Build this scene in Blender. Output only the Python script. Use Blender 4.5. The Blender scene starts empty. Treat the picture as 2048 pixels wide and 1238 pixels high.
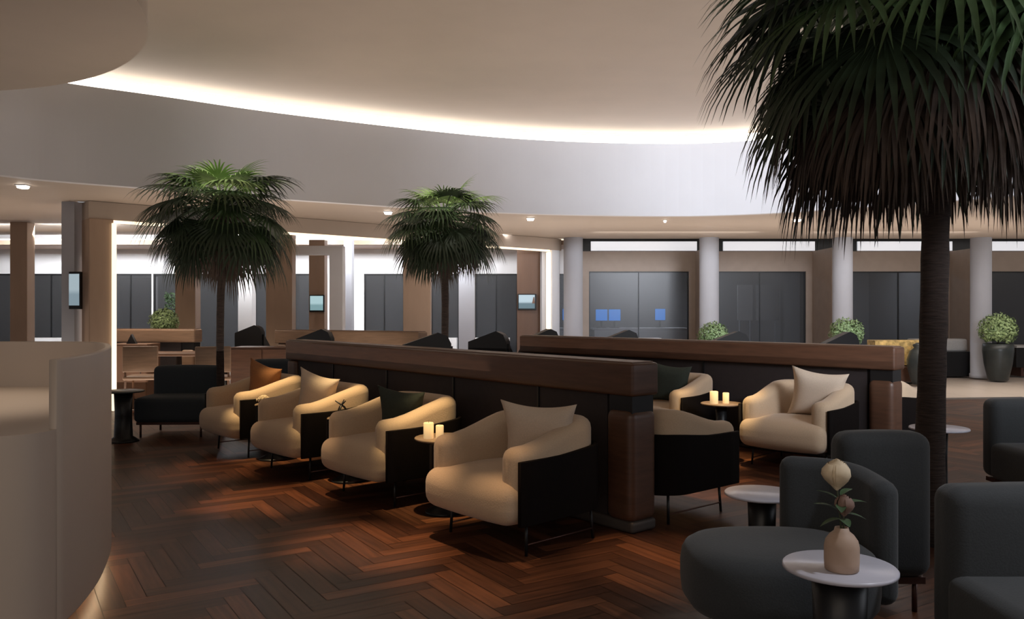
import bpy, math, random
from mathutils import Vector, Matrix
random.seed(7)
C = bpy.context.scene.collection
PI = math.pi
R = math.radians
EYE = 1.35
F = 1650.0

# ------------------------------------------------------------------ materials
def nodes(name):
    m = bpy.data.materials.new(name); m.use_nodes = True
    nt = m.node_tree
    b = nt.nodes['Principled BSDF']
    return m, nt, b

def mat(name, col, rough=.6, noise=0.0, scale=20, metal=0, bump=0.0, spec=.5, stretch=None, sheen=0):
    m, nt, b = nodes(name)
    b.inputs['Roughness'].default_value = rough
    b.inputs['Metallic'].default_value = metal
    b.inputs['Specular IOR Level'].default_value = spec
    if sheen: b.inputs['Sheen Weight'].default_value = sheen
    c4 = (*col, 1)
    tc = nt.nodes.new('ShaderNodeTexCoord')
    mp = nt.nodes.new('ShaderNodeMapping')
    if stretch: mp.inputs['Scale'].default_value = stretch
    nt.links.new(tc.outputs['Object'], mp.inputs['Vector'])
    n = nt.nodes.new('ShaderNodeTexNoise'); n.inputs['Scale'].default_value = scale
    n.inputs['Detail'].default_value = 5
    nt.links.new(mp.outputs['Vector'], n.inputs['Vector'])
    r = nt.nodes.new('ShaderNodeValToRGB')
    r.color_ramp.elements[0].position = .3; r.color_ramp.elements[1].position = .7
    r.color_ramp.elements[0].color = (*[x * (1 - noise) for x in col], 1)
    r.color_ramp.elements[1].color = (*[min(1, x * (1 + noise)) for x in col], 1)
    nt.links.new(n.outputs['Fac'], r.inputs['Fac'])
    nt.links.new(r.outputs['Color'], b.inputs['Base Color'])
    if bump:
        bp = nt.nodes.new('ShaderNodeBump'); bp.inputs['Strength'].default_value = bump
        bp.inputs['Distance'].default_value = .01
        nt.links.new(n.outputs['Fac'], bp.inputs['Height'])
        nt.links.new(bp.outputs['Normal'], b.inputs['Normal'])
    return m

def emit(name, col, strength):
    m, nt, b = nodes(name)
    b.inputs['Base Color'].default_value = (*col, 1)
    b.inputs['Emission Color'].default_value = (*col, 1)
    b.inputs['Emission Strength'].default_value = strength
    return m

def screen_mat(name, top, bot, strength):
    m, nt, b = nodes(name)
    b.inputs['Base Color'].default_value = (.02, .02, .02, 1)
    b.inputs['Roughness'].default_value = .2
    tc = nt.nodes.new('ShaderNodeTexCoord'); sp = nt.nodes.new('ShaderNodeSeparateXYZ')
    nt.links.new(tc.outputs['Generated'], sp.inputs[0])
    r = nt.nodes.new('ShaderNodeValToRGB')
    r.color_ramp.elements[0].position = .35; r.color_ramp.elements[1].position = .5
    r.color_ramp.elements[0].color = (*bot, 1); r.color_ramp.elements[1].color = (*top, 1)
    nt.links.new(sp.outputs['Z'], r.inputs['Fac'])
    nt.links.new(r.outputs['Color'], b.inputs['Emission Color'])
    b.inputs['Emission Strength'].default_value = strength
    return m

def glass_mat(name):
    m, nt, b = nodes(name)
    b.inputs['Base Color'].default_value = (.075, .076, .078, 1)
    b.inputs['Roughness'].default_value = .30
    b.inputs['Specular IOR Level'].default_value = .6
    tr = nt.nodes.new('ShaderNodeBsdfTransparent'); tr.inputs[0].default_value = (.88, .88, .90, 1)
    mx = nt.nodes.new('ShaderNodeMixShader'); mx.inputs[0].default_value = .62
    nt.links.new(b.outputs[0], mx.inputs[1]); nt.links.new(tr.outputs[0], mx.inputs[2])
    nt.links.new(mx.outputs[0], nt.nodes['Material Output'].inputs[0])
    return m

def plank_mat():
    m, nt, b = nodes('herringbone_wood')
    at = nt.nodes.new('ShaderNodeAttribute'); at.attribute_name = 'plank'
    sp = nt.nodes.new('ShaderNodeSeparateColor'); nt.links.new(at.outputs['Color'], sp.inputs[0])
    r = nt.nodes.new('ShaderNodeValToRGB')
    r.color_ramp.elements[0].color = (.040, .014, .007, 1); r.color_ramp.elements[1].color = (.145, .052, .022, 1)
    e = r.color_ramp.elements.new(.55); e.color = (.070, .026, .012, 1)
    nt.links.new(sp.outputs[0], r.inputs['Fac'])
    uv = nt.nodes.new('ShaderNodeUVMap'); uv.uv_map = 'UVMap'
    mp = nt.nodes.new('ShaderNodeMapping'); mp.inputs['Scale'].default_value = (3, 40, 1)
    nt.links.new(uv.outputs[0], mp.inputs[0])
    n = nt.nodes.new('ShaderNodeTexNoise'); n.inputs['Scale'].default_value = 1.0; n.inputs['Detail'].default_value = 6
    nt.links.new(mp.outputs[0], n.inputs['Vector'])
    mr = nt.nodes.new('ShaderNodeMapRange'); mr.inputs[1].default_value = .3; mr.inputs[2].default_value = .7
    mr.inputs[3].default_value = .6; mr.inputs[4].default_value = 1.3
    nt.links.new(n.outputs['Fac'], mr.inputs[0])
    mx = nt.nodes.new('ShaderNodeMix'); mx.data_type = 'RGBA'; mx.blend_type = 'MULTIPLY'; mx.inputs[0].default_value = 1
    nt.links.new(r.outputs['Color'], mx.inputs[6]); nt.links.new(mr.outputs[0], mx.inputs[7])
    nt.links.new(mx.outputs[2], b.inputs['Base Color'])
    b.inputs['Roughness'].default_value = .42
    b.inputs['Specular IOR Level'].default_value = .35
    return m

def tile_mat():
    m, nt, b = nodes('pale_tiles')
    tc = nt.nodes.new('ShaderNodeTexCoord')
    br = nt.nodes.new('ShaderNodeTexBrick'); br.offset = 0
    br.inputs['Scale'].default_value = 1; br.inputs['Brick Width'].default_value = .9; br.inputs['Row Height'].default_value = .9
    br.inputs['Mortar Size'].default_value = .006
    br.inputs['Color1'].default_value = (.52, .44, .38, 1); br.inputs['Color2'].default_value = (.48, .41, .35, 1)
    br.inputs['Mortar'].default_value = (.3, .25, .2, 1)
    nt.links.new(tc.outputs['Object'], br.inputs['Vector'])
    nt.links.new(br.outputs['Color'], b.inputs['Base Color'])
    b.inputs['Roughness'].default_value = .3
    return m

M = dict(
    plank=plank_mat(), tile=tile_mat(),
    ceil=mat('ceiling_paint', (.40, .33, .27), .55, .03, 2),
    soffit=mat('soffit_paint', (.46, .38, .315), .6, .02, 2),
    greywall=mat('grey_wall_paint', (.66, .66, .69), .7, .015, 2),
    white=mat('white_plaster', (.78, .78, .80), .7, .015, 3),
    brown=mat('brown_panel', (.40, .28, .20), .5, .06, 6, stretch=(1, 1, .2)),
    darkbrown=mat('dark_brown_panel', (.14, .075, .045), .5, .1, 6, stretch=(1, 1, .2)),
    facade=mat('facade_panel', (.35, .275, .225), .55, .05, 5),
    column=mat('column_plaster', (.45, .465, .52), .6, .02, 4),
    wood=mat('walnut_veneer', (.084, .038, .021), .42, .22, 4, stretch=(1, 1, 9)),
    woodlight=mat('oak_veneer', (.24, .15, .095), .45, .15, 4, stretch=(1, 1, 9)),
    panel=mat('dark_upholstery_panel', (.026, .018, .018), .7, .1, 30),
    black=mat('black_metal', (.008, .008, .009), .4, .05, 30, spec=.4),
    bronze=mat('bronze_rod', (.10, .05, .04), .4, .05, 30, metal=.6),
    shell=mat('espresso_shell', (.006, .004, .0035), .75, .1, 20, spec=.1),
    boucle=mat('beige_fabric', (.54, .395, .265), .9, .05, 120, bump=.15, sheen=.2),
    cream=mat('cream_linen', (.60, .48, .37), .9, .06, 160, bump=.15),
    green=mat('dark_green_velvet', (.028, .036, .026), .85, .12, 60),
    rust=mat('rust_fabric', (.30, .13, .05), .9, .1, 90),
    teal=mat('charcoal_fabric', (.030, .033, .035), .9, .1, 150, bump=.12, sheen=.1),
    teal2=mat('slate_blue_fabric', (.030, .038, .046), .9, .1, 150, bump=.12),
    counter=mat('counter_lacquer', (.50, .415, .345), .5, .02, 2),
    toe=mat('toe_kick', (.05, .04, .035), .6),
    stone=mat('grey_stone_top', (.50, .49, .55), .3, .05, 15),
    tabtop=mat('bronze_table_top', (.22, .15, .10), .35, .1, 20),
    trunk=mat('palm_bark', (.035, .022, .017), .9, .4, 14, bump=1.0, stretch=(1, 1, 6)),
    leaf=mat('palm_leaf', (.040, .072, .026), .5, .4, 8),
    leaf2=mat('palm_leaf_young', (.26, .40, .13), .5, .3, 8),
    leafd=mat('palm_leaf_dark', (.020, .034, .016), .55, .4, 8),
    dead=mat('palm_leaf_dry', (.055, .036, .026), .85, .4, 8),
    shrub=mat('shrub_leaf', (.27, .38, .17), .6, .35, 25),
    hedge=mat('hedge_leaf', (.04, .08, .03), .6, .35, 25),
    pot=mat('dark_ceramic', (.028, .034, .034), .35, .15, 10),
    soil=mat('soil', (.03, .02, .015), .95, .3, 40),
    vase=mat('terracotta_vase', (.42, .29, .21), .6, .08, 15),
    rose=mat('rose_petal', (.62, .50, .34), .7, .15, 20),
    bud=mat('brown_bud', (.20, .12, .09), .7, .2, 20),
    stem=mat('flower_stem', (.05, .06, .03), .6, .2, 20),
    darkroom=mat('office_wall', (.20, .20, .205), .8, .04, 3),
    officefloor=mat('office_floor', (.20, .21, .22), .5, .05, 3),
    board=mat('pin_board', (.42, .43, .44), .7, .04, 8),
    whitecab=mat('white_laminate', (.80, .80, .82), .4, .02, 5),
    candle=emit('candle_wax', (1.0, .74, .40), .32),
    led=emit('led_diffuser', (1.0, .90, .78), 6.0),
    ledwarm=emit('led_warm', (1.0, .83, .60), 1.35),
    ledtoe=emit('led_toe_kick', (1.0, .74, .45), 9.0),
    spot=emit('spot_lens', (1.0, .93, .82), 12.0),
    clere=emit('clerestory_light', (.92, .94, 1.0), .50),
    blue=emit('monitor_blue', (.01, .22, .75), 1.5),
    tvA=screen_mat('screen_sky', (.62, .78, .88), (.16, .25, .30), .8),
    tvB=screen_mat('screen_teal', (.50, .72, .76), (.25, .42, .45), .8),
    tvC=screen_mat('screen_grey', (.50, .62, .68), (.30, .40, .46), .7),
    glass=glass_mat('tinted_glass'),
    gold=mat('gilded_wicker', (.55, .38, .14), .45, .5, 14, metal=.3, bump=.6),
    greyfab=mat('light_grey_fabric', (.40, .39, .38), .9, .06, 60),
)
M['spoton'] = M['spot']

# ------------------------------------------------------------------ mesh builder
class MB:
    def __init__(s): s.v = []; s.f = []; s.sm = []
    def add(s, vs, fs, smooth=False, T=None):
        o = len(s.v)
        for p in vs:
            p = Vector(p); s.v.append(tuple(T @ p) if T else tuple(p))
        for f in fs: s.f.append(tuple(i + o for i in f)); s.sm.append(smooth)
        return s
    def box(s, c, d, rz=0, T=None):
        x, y, z = [k / 2 for k in d]
        vs = [(a * x, b * y, e * z) for a in (-1, 1) for b in (-1, 1) for e in (-1, 1)]
        m = Matrix.Translation(c) @ Matrix.Rotation(rz, 4, 'Z')
        if T: m = T @ m
        return s.add(vs, [(0, 1, 3, 2), (4, 6, 7, 5), (0, 4, 5, 1), (2, 3, 7, 6), (0, 2, 6, 4), (1, 5, 7, 3)], False, m)
    def rbox(s, c, d, r=.05, n=8, bulge=(0, 0, 0), rz=0, T=None):
        h = [k / 2 for k in d]; r = min(r, min(h) * .98)
        idx = {}; vs = []; fs = []
        # spacing denser near edges
        def ax(L):
            inner = L - r
            a = [-L + r * (1 - math.cos(t * PI / 2 / 4)) for t in range(5)]
            mid = [-inner + 2 * inner * k / 5 for k in range(1, 5)]
            b = [-x for x in reversed(a)]
            return a + mid + b
        A = [ax(L) for L in h]; N = len(A[0])
        def key(i, j, k):
            if (i, j, k) in idx: return idx[(i, j, k)]
            p = Vector((A[0][i], A[1][j], A[2][k]))
            q = Vector([max(-(h[a] - r), min(h[a] - r, p[a])) for a in range(3)])
            dlt = p - q
            if dlt.length > 1e-9: p = q + dlt.normalized() * r
            u = [p[a] / h[a] for a in range(3)]
            for a in range(3):
                if bulge[a]:
                    o = [b for b in range(3) if b != a]
                    p[a] += math.copysign(1, u[a]) * abs(u[a]) * bulge[a] * (1 - u[o[0]] ** 2) * (1 - u[o[1]] ** 2)
            idx[(i, j, k)] = len(vs); vs.append(p); return idx[(i, j, k)]
        E = N - 1
        for i in range(E):
            for j in range(E):
                fs.append((key(i, j, 0), key(i, j + 1, 0), key(i + 1, j + 1, 0), key(i + 1, j, 0)))
                fs.append((key(i, j, E), key(i + 1, j, E), key(i + 1, j + 1, E), key(i, j + 1, E)))
                fs.append((key(i, 0, j), key(i + 1, 0, j), key(i + 1, 0, j + 1), key(i, 0, j + 1)))
                fs.append((key(i, E, j), key(i, E, j + 1), key(i + 1, E, j + 1), key(i + 1, E, j)))
                fs.append((key(0, i, j), key(0, i, j + 1), key(0, i + 1, j + 1), key(0, i + 1, j)))
                fs.append((key(E, i, j), key(E, i + 1, j), key(E, i + 1, j + 1), key(E, i, j + 1)))
        m = Matrix.Translation(c) @ Matrix.Rotation(rz, 4, 'Z')
        if T: m = T @ m
        return s.add(vs, fs, True, m)
    def lathe(s, prof, c=(0, 0, 0), n=28, T=None, smooth=True):
        vs = []; fs = []
        for (r, z) in prof:
            for k in range(n):
                a = 2 * PI * k / n; vs.append((c[0] + r * math.cos(a), c[1] + r * math.sin(a), c[2] + z))
        for i in range(len(prof) - 1):
            for k in range(n):
                fs.append((i * n + k, i * n + (k + 1) % n, (i + 1) * n + (k + 1) % n, (i + 1) * n + k))
        fs.append(tuple(reversed(range(n)))); fs.append(tuple((len(prof) - 1) * n + k for k in range(n)))
        return s.add(vs, fs, smooth, T)
    def tube(s, pts, rad, n=8, T=None):
        pts = [Vector(p) for p in pts]; vs = []; fs = []
        if not isinstance(rad, (list, tuple)): rad = [rad] * len(pts)
        for i, p in enumerate(pts):
            d = (pts[min(i + 1, len(pts) - 1)] - pts[max(i - 1, 0)]).normalized()
            a = Vector((0, 0, 1)) if abs(d.z) < .9 else Vector((1, 0, 0))
            u = d.cross(a).normalized(); w = d.cross(u)
            for k in range(n):
                t = 2 * PI * k / n; vs.append(p + u * rad[i] * math.cos(t) + w * rad[i] * math.sin(t))
        for i in range(len(pts) - 1):
            for k in range(n):
                fs.append((i * n + k, i * n + (k + 1) % n, (i + 1) * n + (k + 1) % n, (i + 1) * n + k))
        fs.append(tuple(reversed(range(n)))); fs.append(tuple((len(pts) - 1) * n + k for k in range(n)))
        return s.add(vs, fs, True, T)
    def prism(s, poly, z0, z1, T=None, smooth=False):
        n = len(poly)
        vs = [(x, y, z0) for x, y in poly] + [(x, y, z1) for x, y in poly]
        fs = [tuple(reversed(range(n))), tuple(range(n, 2 * n))]
        s.add(vs, fs, False, T)
        s.add(vs, [(i, (i + 1) % n, n + (i + 1) % n, n + i) for i in range(n)], smooth, T)
        return s
    def sweep(s, path, half, r, z0, z1, T=None, endr=True, nr=4):
        """rounded upright slab along a plan path; z0/z1 functions of index fraction or point"""
        P = [Vector((x, y)) for x, y in path]; n = len(P)
        secs = []
        def sec(p, d, ins, a, b, rr):
            nn = Vector((-d.y, d.x)); h = half - ins; a += ins; b -= ins; rr = max(.001, min(rr - ins * .6, h * .98, (b - a) / 2 * .98))
            pts = []
            for (cx, cz, st) in ((h - rr, b - rr, 0), (-h + rr, b - rr, 90), (-h + rr, a + rr, 180), (h - rr, a + rr, 270)):
                for k in range(nr + 1):
                    t = R(st + 90 * k / nr); pts.append((cx + rr * math.cos(t), cz + rr * math.sin(t)))
            return [(p.x + nn.x * q, p.y + nn.y * q, z) for q, z in pts]
        def dirn(i): return (P[min(i + 1, n - 1)] - P[max(i - 1, 0)]).normalized()
        if endr:
            for k in (3, 2, 1):
                t = R(90 * k / 3.3); d = dirn(0)
                secs.append(sec(P[0] - d * r * math.sin(t), d, r * (1 - math.cos(t)), z0(P[0]), z1(P[0]), r))
        for i in range(n): secs.append(sec(P[i], dirn(i), 0, z0(P[i]), z1(P[i]), r))
        if endr:
            for k in (1, 2, 3):
                t = R(90 * k / 3.3); d = dirn(n - 1)
                secs.append(sec(P[-1] + d * r * math.sin(t), d, r * (1 - math.cos(t)), z0(P[-1]), z1(P[-1]), r))
        m = len(secs[0]); vs = [p for q in secs for p in q]; fs = []
        for i in range(len(secs) - 1):
            for k in range(m): fs.append((i * m + k, i * m + (k + 1) % m, (i + 1) * m + (k + 1) % m, (i + 1) * m + k))
        fs.append(tuple(range(m))); fs.append(tuple(reversed([(len(secs) - 1) * m + k for k in range(m)])))
        return s.add(vs, fs, True, T)
    def wallstrip(s, path, z0, z1, th):
        """vertical wall following a plan path, thickness th to the left of travel"""
        P = [Vector(p) for p in path]; n = len(P); off = []
        for i in range(n):
            d = (P[min(i + 1, n - 1)] - P[max(i - 1, 0)]).normalized(); off.append(P[i] + Vector((-d.y, d.x)) * th)
        poly = [tuple(p) for p in P] + [tuple(p) for p in reversed(off)]
        vs = [(p[0], p[1], z) for z in (z0, z1) for p in list(P) + off]
        k = 2 * n; fs = []
        for i in range(n - 1):
            fs += [(i, i + 1, k + i + 1, k + i), (n + i + 1, n + i, k + n + i, k + n + i + 1),
                   (i + 1, i, n + i, n + i + 1), (k + i, k + i + 1, k + n + i + 1, k + n + i)]
        fs += [(0, k, k + n, n), (n - 1, 2 * n - 1, k + 2 * n - 1, k + n - 1)]
        return s.add(vs, fs, False)
    def build(s, name, m, parent=None, bevel=0, subd=0, loc=None, rz=0):
        me = bpy.data.meshes.new(name); me.from_pydata(s.v, [], s.f); me.validate()
        for i, p in enumerate(me.polygons):
            if i < len(s.sm): p.use_smooth = s.sm[i]
        if parent is None or name != 'frond':
            import bmesh
            bm = bmesh.new(); bm.from_mesh(me); bmesh.ops.recalc_face_normals(bm, faces=bm.faces[:]); bm.to_mesh(me); bm.free()
        me.materials.append(M[m] if isinstance(m, str) else m); me.update()
        o = bpy.data.objects.new(name, me); C.objects.link(o)
        if parent: o.parent = parent
        if loc: o.location = loc
        if rz: o.rotation_euler = (0, 0, rz)
        if bevel:
            b = o.modifiers.new('bevel', 'BEVEL'); b.width = bevel; b.segments = 3; b.limit_method = 'ANGLE'
            for p in me.polygons: p.use_smooth = True
            w = o.modifiers.new('wn', 'WEIGHTED_NORMAL'); w.keep_sharp = True
        return o

def tag(o, label, cat, group=None):
    o['label'] = label; o['category'] = cat
    if group: o['group'] = group
    return o
def thing(name, label, cat, loc=(0, 0, 0), rz=0, group=None):
    o = bpy.data.objects.new(name, None); o.empty_display_size = .1; C.objects.link(o)
    o.location = loc; o.rotation_euler = (0, 0, rz)
    return tag(o, label, cat, group)
def struct(o): o['kind'] = 'structure'; return o
def dup(root, loc, rz, label):
    r = root.copy(); C.objects.link(r); r.location = loc; r.rotation_euler = (0, 0, rz); r['label'] = label
    for ch in list(root.children):
        c = ch.copy(); C.objects.link(c); c.parent = r
        for g in list(ch.children):
            d = g.copy(); C.objects.link(d); d.parent = c
    return r
def spline(pts, n=8):
    """Catmull-Rom through 2-D points"""
    out = []
    P = [Vector(p) for p in pts]; P = [2 * P[0] - P[1]] + P + [2 * P[-1] - P[-2]]
    for i in range(1, len(P) - 2):
        for k in range(n):
            t = k / n; a, b, c, d = P[i - 1:i + 3]
            out.append(.5 * ((2 * b) + (c - a) * t + (2 * a - 5 * b + 4 * c - d) * t * t + (3 * b - a - 3 * c + d) * t ** 3))
    out.append(P[-2]); return [(p.x, p.y) for p in out]

# ------------------------------------------------------------------ floor
def herringbone():
    L, W = .60, .10
    import bmesh
    bm = bmesh.new(); cl = bm.loops.layers.float_color.new('plank'); uvl = bm.loops.layers.uv.new('UVMap')
    th = R(32); ct, st = math.cos(th), math.sin(th); g = .0018
    def plank(x0, y0, dx, dy, horiz):
        cx, cy = x0 + dx / 2, y0 + dy / 2
        X = cx * ct - cy * st; Y = cx * st + cy * ct
        if not (-6.2 < X < 8.2 and .8 < Y < 12.8): return
        c = random.random(); o = random.random() * 50
        cs = [(x0 + g, y0 + g), (x0 + dx - g, y0 + g), (x0 + dx - g, y0 + dy - g), (x0 + g, y0 + dy - g)]
        vs = [bm.verts.new((x * ct - y * st, x * st + y * ct, .0)) for x, y in cs]
        f = bm.faces.new(vs)
        for l, (x, y) in zip(f.loops, cs):
            l[cl] = (c, c, c, 1)
            a, b = (x - x0, y - y0) if horiz else (y - y0, x - x0)
            l[uvl].uv = (a + o, b + o)
    k = int(L / W)
    for i in range(-170, 170):
        for j in range(-24, 24):
            # diagonal herringbone lattice
            bx = i * W + j * 0 ; by = i * W + j * 2 * L
            plank(bx, by, L, W, True)
            plank(bx + L * 0 - 0, by + W, W, L, False) if False else plank(bx - W + 0, by + 0, W, L, False)
    # clip to the room outline
    for co, no in (((-5.9, 0, 0), (-1, 0, 0)), ((7.8, 0, 0), (1, 0, 0)), ((0, 11.6, 0), (-.12, 1, 0)), ((0, 1.2, 0), (0, -1, 0))):
        bmesh.ops.bisect_plane(bm, geom=bm.verts[:] + bm.edges[:] + bm.faces[:], plane_co=co, plane_no=no, clear_outer=True)
    me = bpy.data.meshes.new('floor'); bm.to_mesh(me); bm.free(); me.materials.append(M['plank'])
    o = bpy.data.objects.new('floor', me); C.objects.link(o); o.location.z = 0; return struct(o)
herringbone()
struct(MB().prism([(-6.0, 1), (7.9, 1), (7.9, 12.8), (-6.0, 11)], -.03, -.003).build('floor_joints', 'toe'))
struct(MB().box((0, 10, -.08), (32, 28, .1)).build('floor_tiles', 'tile'))

# ------------------------------------------------------------------ ceilings
edge = [(-6.6, 3.0), (-6.7, 5.0), (-6.3, 7.2), (-5.39, 8.68), (-4.94, 9.15), (-4.18, 9.68), (-2.75, 10.7), (-.18, 12.05), (2.1, 12.5), (3.54, 12.27), (4.75, 11.5), (5.9, 10.6), (7.0, 9.2), (7.8, 7), (8, 4)]
E = spline(edge, 8)
ZS, ZC = 2.77, 3.86
# recess behind the lip and its led strip
def offs(path, d):
    P = [Vector(p) for p in path]; o = []
    for i in range(len(P)):
        t = (P[min(i + 1, len(P) - 1)] - P[max(i - 1, 0)]).normalized(); o.append(tuple(P[i] + Vector((-t.y, t.x)) * d))
    return o
struct(MB().wallstrip(offs(E, -.012), ZS - .004, ZC, .12).build('wall_upper', 'greywall'))
struct(MB().wallstrip(offs(E, .34), ZC - .06, 4.05, .05).build('trim_1', 'white'))
struct(MB().wallstrip(offs(E, .10), ZC - .06, ZC - .01, .26).build('trim_2', 'white'))
tag(MB().wallstrip(offs(E, .13)[20:-10], ZC - .01, ZC + .14, .03).build('cove_light_strip', 'led'),
    'long curved white cove light running round the edge of the upper ceiling', 'light strip')
struct(MB().box((0, 8, 4.10), (28, 20, .12)).build('ceiling', 'ceil'))
# soffit ring
outer = [(-14, 3), (-14, 13.1), (-6.7, 13.1), (-5.78, 10.75), (.6, 16.55), (14, 16.55), (14, 4), (8, 4)]
n0 = len(E)
def soffit():
    from mathutils.geometry import tessellate_polygon
    ring = list(E) + [(14, 4), (14, 16.55), (.6, 16.55), (-5.78, 10.75), (-6.7, 13.1), (-14, 13.1), (-14, 3)]
    n = len(ring); tr = tessellate_polygon([[Vector((x, y, 0)) for x, y in ring]])
    vs = [(x, y, ZS) for x, y in ring] + [(x, y, ZS + .1) for x, y in ring]
    fs = [tuple(t) for t in tr] + [tuple(k + n for k in reversed(t)) for t in tr] + [(k, (k + 1) % n, n + (k + 1) % n, n + k) for k in range(n)]
    o = MB().add(vs, fs).build('ceiling_soffit', 'soffit'); return struct(o)
soffit()
struct(MB().prism([(-14, 13.05), (-6.68, 13.05), (-5.76, 10.72), (.62, 16.5), (14, 16.5), (14, 23.4), (-14, 23.4)], 2.98, 3.04).build('ceiling_rear', 'soffit'))
struct(MB().lathe([(.01, 0), (2.87, 0), (2.87, .6), (.01, .6)], (-5.3, 4.9, 3.4), n=96, smooth=False).build('ceiling_disc', 'ceil'))

# recessed spotlights in the soffit
def on_plane(px, py, z):
    s = (py - 619) / (EYE - z); return ((px - 1024) / s, F / s)
spots = [(46, 370, 'recessed square spotlight in the soffit at the far left end'), (776, 423, 'recessed spotlight in the soffit just left of the middle palm'),
         (1061, 436, 'recessed square spotlight in the soffit right of the middle palm'), (1330, 440, 'tiny dim spotlight in the soffit above the blue monitors'),
         (1594, 438, 'recessed spotlight in the soffit above the office with pin boards')]
for i, (px, py, lb) in enumerate(spots):
    x, y = on_plane(px, py, ZS)
    t = thing('recessed_spotlight', lb, 'spotlight', (x, y, ZS), 0, 'spotlights in the curved soffit')
    w = .05 if i != 3 else .02
    m = MB()
    for sx, sy, dx, dy in ((1, 0, .012, 2 * w + .024), (-1, 0, .012, 2 * w + .024), (0, 1, 2 * w, .012), (0, -1, 2 * w, .012)):
        m.box((sx * (w + .006), sy * (w + .006) * 1.0, -.006), (dx, dy, .012))
    m.build('trim_ring', 'whitecab', t)
    MB().rbox((0, 0, -.015), (2 * w, 2 * w, .05), .015).build('lens', 'spot', t)

# ------------------------------------------------------------------ rear walls, windows
YB = 18.0
def wall_piece(m, x0, x1, z0, z1, y=YB, th=.15): m.box(((x0 + x1) / 2, y + th / 2, (z0 + z1) / 2), (x1 - x0, th, z1 - z0))
def X(px, y=YB): return (px - 1024) * y / F
wins_left = [(-22, 28), (62, 138), (215, 303), (306, 357), (395, 480), (508, 588), (588, 655), (728, 808), (862, 918), (950, 1035), (1100, 1143)]
m = MB(); xs = []
HEAD = 2.13
wall_piece(m, -14, X(1165), HEAD, 3.0)
prev = -14
for a, b in wins_left:
    if X(a) > prev + .01: wall_piece(m, prev, X(a), 0, HEAD)
    prev = X(b)
wall_piece(m, prev, X(1165), 0, HEAD)
struct(m.build('wall_rear', 'white'))
wins_right = [(1178, 1378), (1430, 1612), (1700, 1897), (1975, 2150)]
m = MB(); wall_piece(m, X(1165), 14, 2.18, 2.62); prev = X(1165)
for a, b in wins_right:
    wall_piece(m, prev, X(a), 0, 2.18); prev = X(b)
wall_piece(m, prev, 14, 0, 2.18)
struct(m.build('wall_rear_right', 'facade'))
wn = 0
def window(x0, x1, head, div=0, sill=0):
    global wn; wn += 1
    t = bpy.data.objects.new('window_%d' % wn, None); C.objects.link(t); t.location = ((x0 + x1) / 2, YB + .06, 0); struct(t)
    w = x1 - x0; f = MB(); k = .025
    f.box((-w / 2 + k / 2, 0, head / 2), (k, .05, head)); f.box((w / 2 - k / 2, 0, head / 2), (k, .05, head))
    f.box((0, 0, head - k / 2), (w - 2 * k, .05, k)); f.box((0, 0, .03), (w - 2 * k, .05, .06))
    for q in range(div):
        xx = -w / 2 + w * (q + 1) / (div + 1); f.box((xx, 0, head / 2), (.02, .045, head - 2 * k))
    f.build('window_frame', 'black', t)
    MB().box((0, 0, head / 2), (w - 2 * k, .012, head - 2 * k)).build('pane', 'glass', t)
for i, (a, b) in enumerate(wins_left): window(X(a), X(b), HEAD, 1 if b - a > 70 else 0)
for a, b in wins_right: window(X(a), X(b), 2.18, 1)
# clerestory light slots above the right facade
for i, (a, b) in enumerate([(1182, 1394), (1447, 1630), (1716, 1905), (1985, 2150)]):
    tag(MB().box(((X(a) + X(b)) / 2, YB + .03, 2.735), (X(b) - X(a), .05, .20)).build('clerestory_light', 'clere'),
        ['long white clerestory light band above the window with blue monitors', 'white clerestory light band above the window with pin boards',
         'white clerestory light band partly hidden by the large palm trunk', 'white clerestory light band at the far right behind the last column'][i], 'light panel', 'clerestory lights')
struct(MB().box((7.5, YB + .12, 2.8), (13, .1, .4)).build('wall_rear_upper', 'black'))
# projecting fins
m = MB()
for x, y0 in ((4.0, 17.2), (6.55, 16.9), (9.55, 17.2)): m.box((x + .04, (y0 + YB) / 2, 1.31), (.08, YB - y0, 2.62))
struct(m.build('wall_fins', 'facade'))
# round columns
for i, px in enumerate((1146, 1417, 1683, 1959)):
    x = (px - 1024) * 16.4 / F
    struct(MB().lathe([(.205, 0), (.205, .08), (.19, .085), (.19, 2.77)], (x, 16.35, 0), n=40, smooth=True).build('column', 'column'))
# office rooms behind the glass
struct(MB().box((0, 23.05, 1.5), (30, .1, 3)).build('wall_office', 'darkroom'))
struct(MB().box((0, 20.6, -.01), (30, 4.8, .04)).build('floor_office', 'officefloor'))
m = MB()
for x in (-9.6, -5.0, -1.0, 1.75, 6.75, 10): m.box((x, 21.1, 1.45), (.1, 3.8, 2.9))
struct(m.build('wall_dividers', 'darkroom'))

# back cove beam with warm led
struct(MB().box((-6.4, 16.85, 2.715), (15.4, .12, .09)).build('trim_3', 'brown'))
tag(MB().box((-6.4, 17.02, 2.79), (15.2, .05, .03)).build('rear_cove_light', 'ledwarm'), 'straight warm cove light glowing along the top of the white rear wall', 'light strip')
struct(MB().box((-6.4, 17.45, 2.68), (15.4, 1.08, .03)).build('trim_4', 'brown'))

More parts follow.
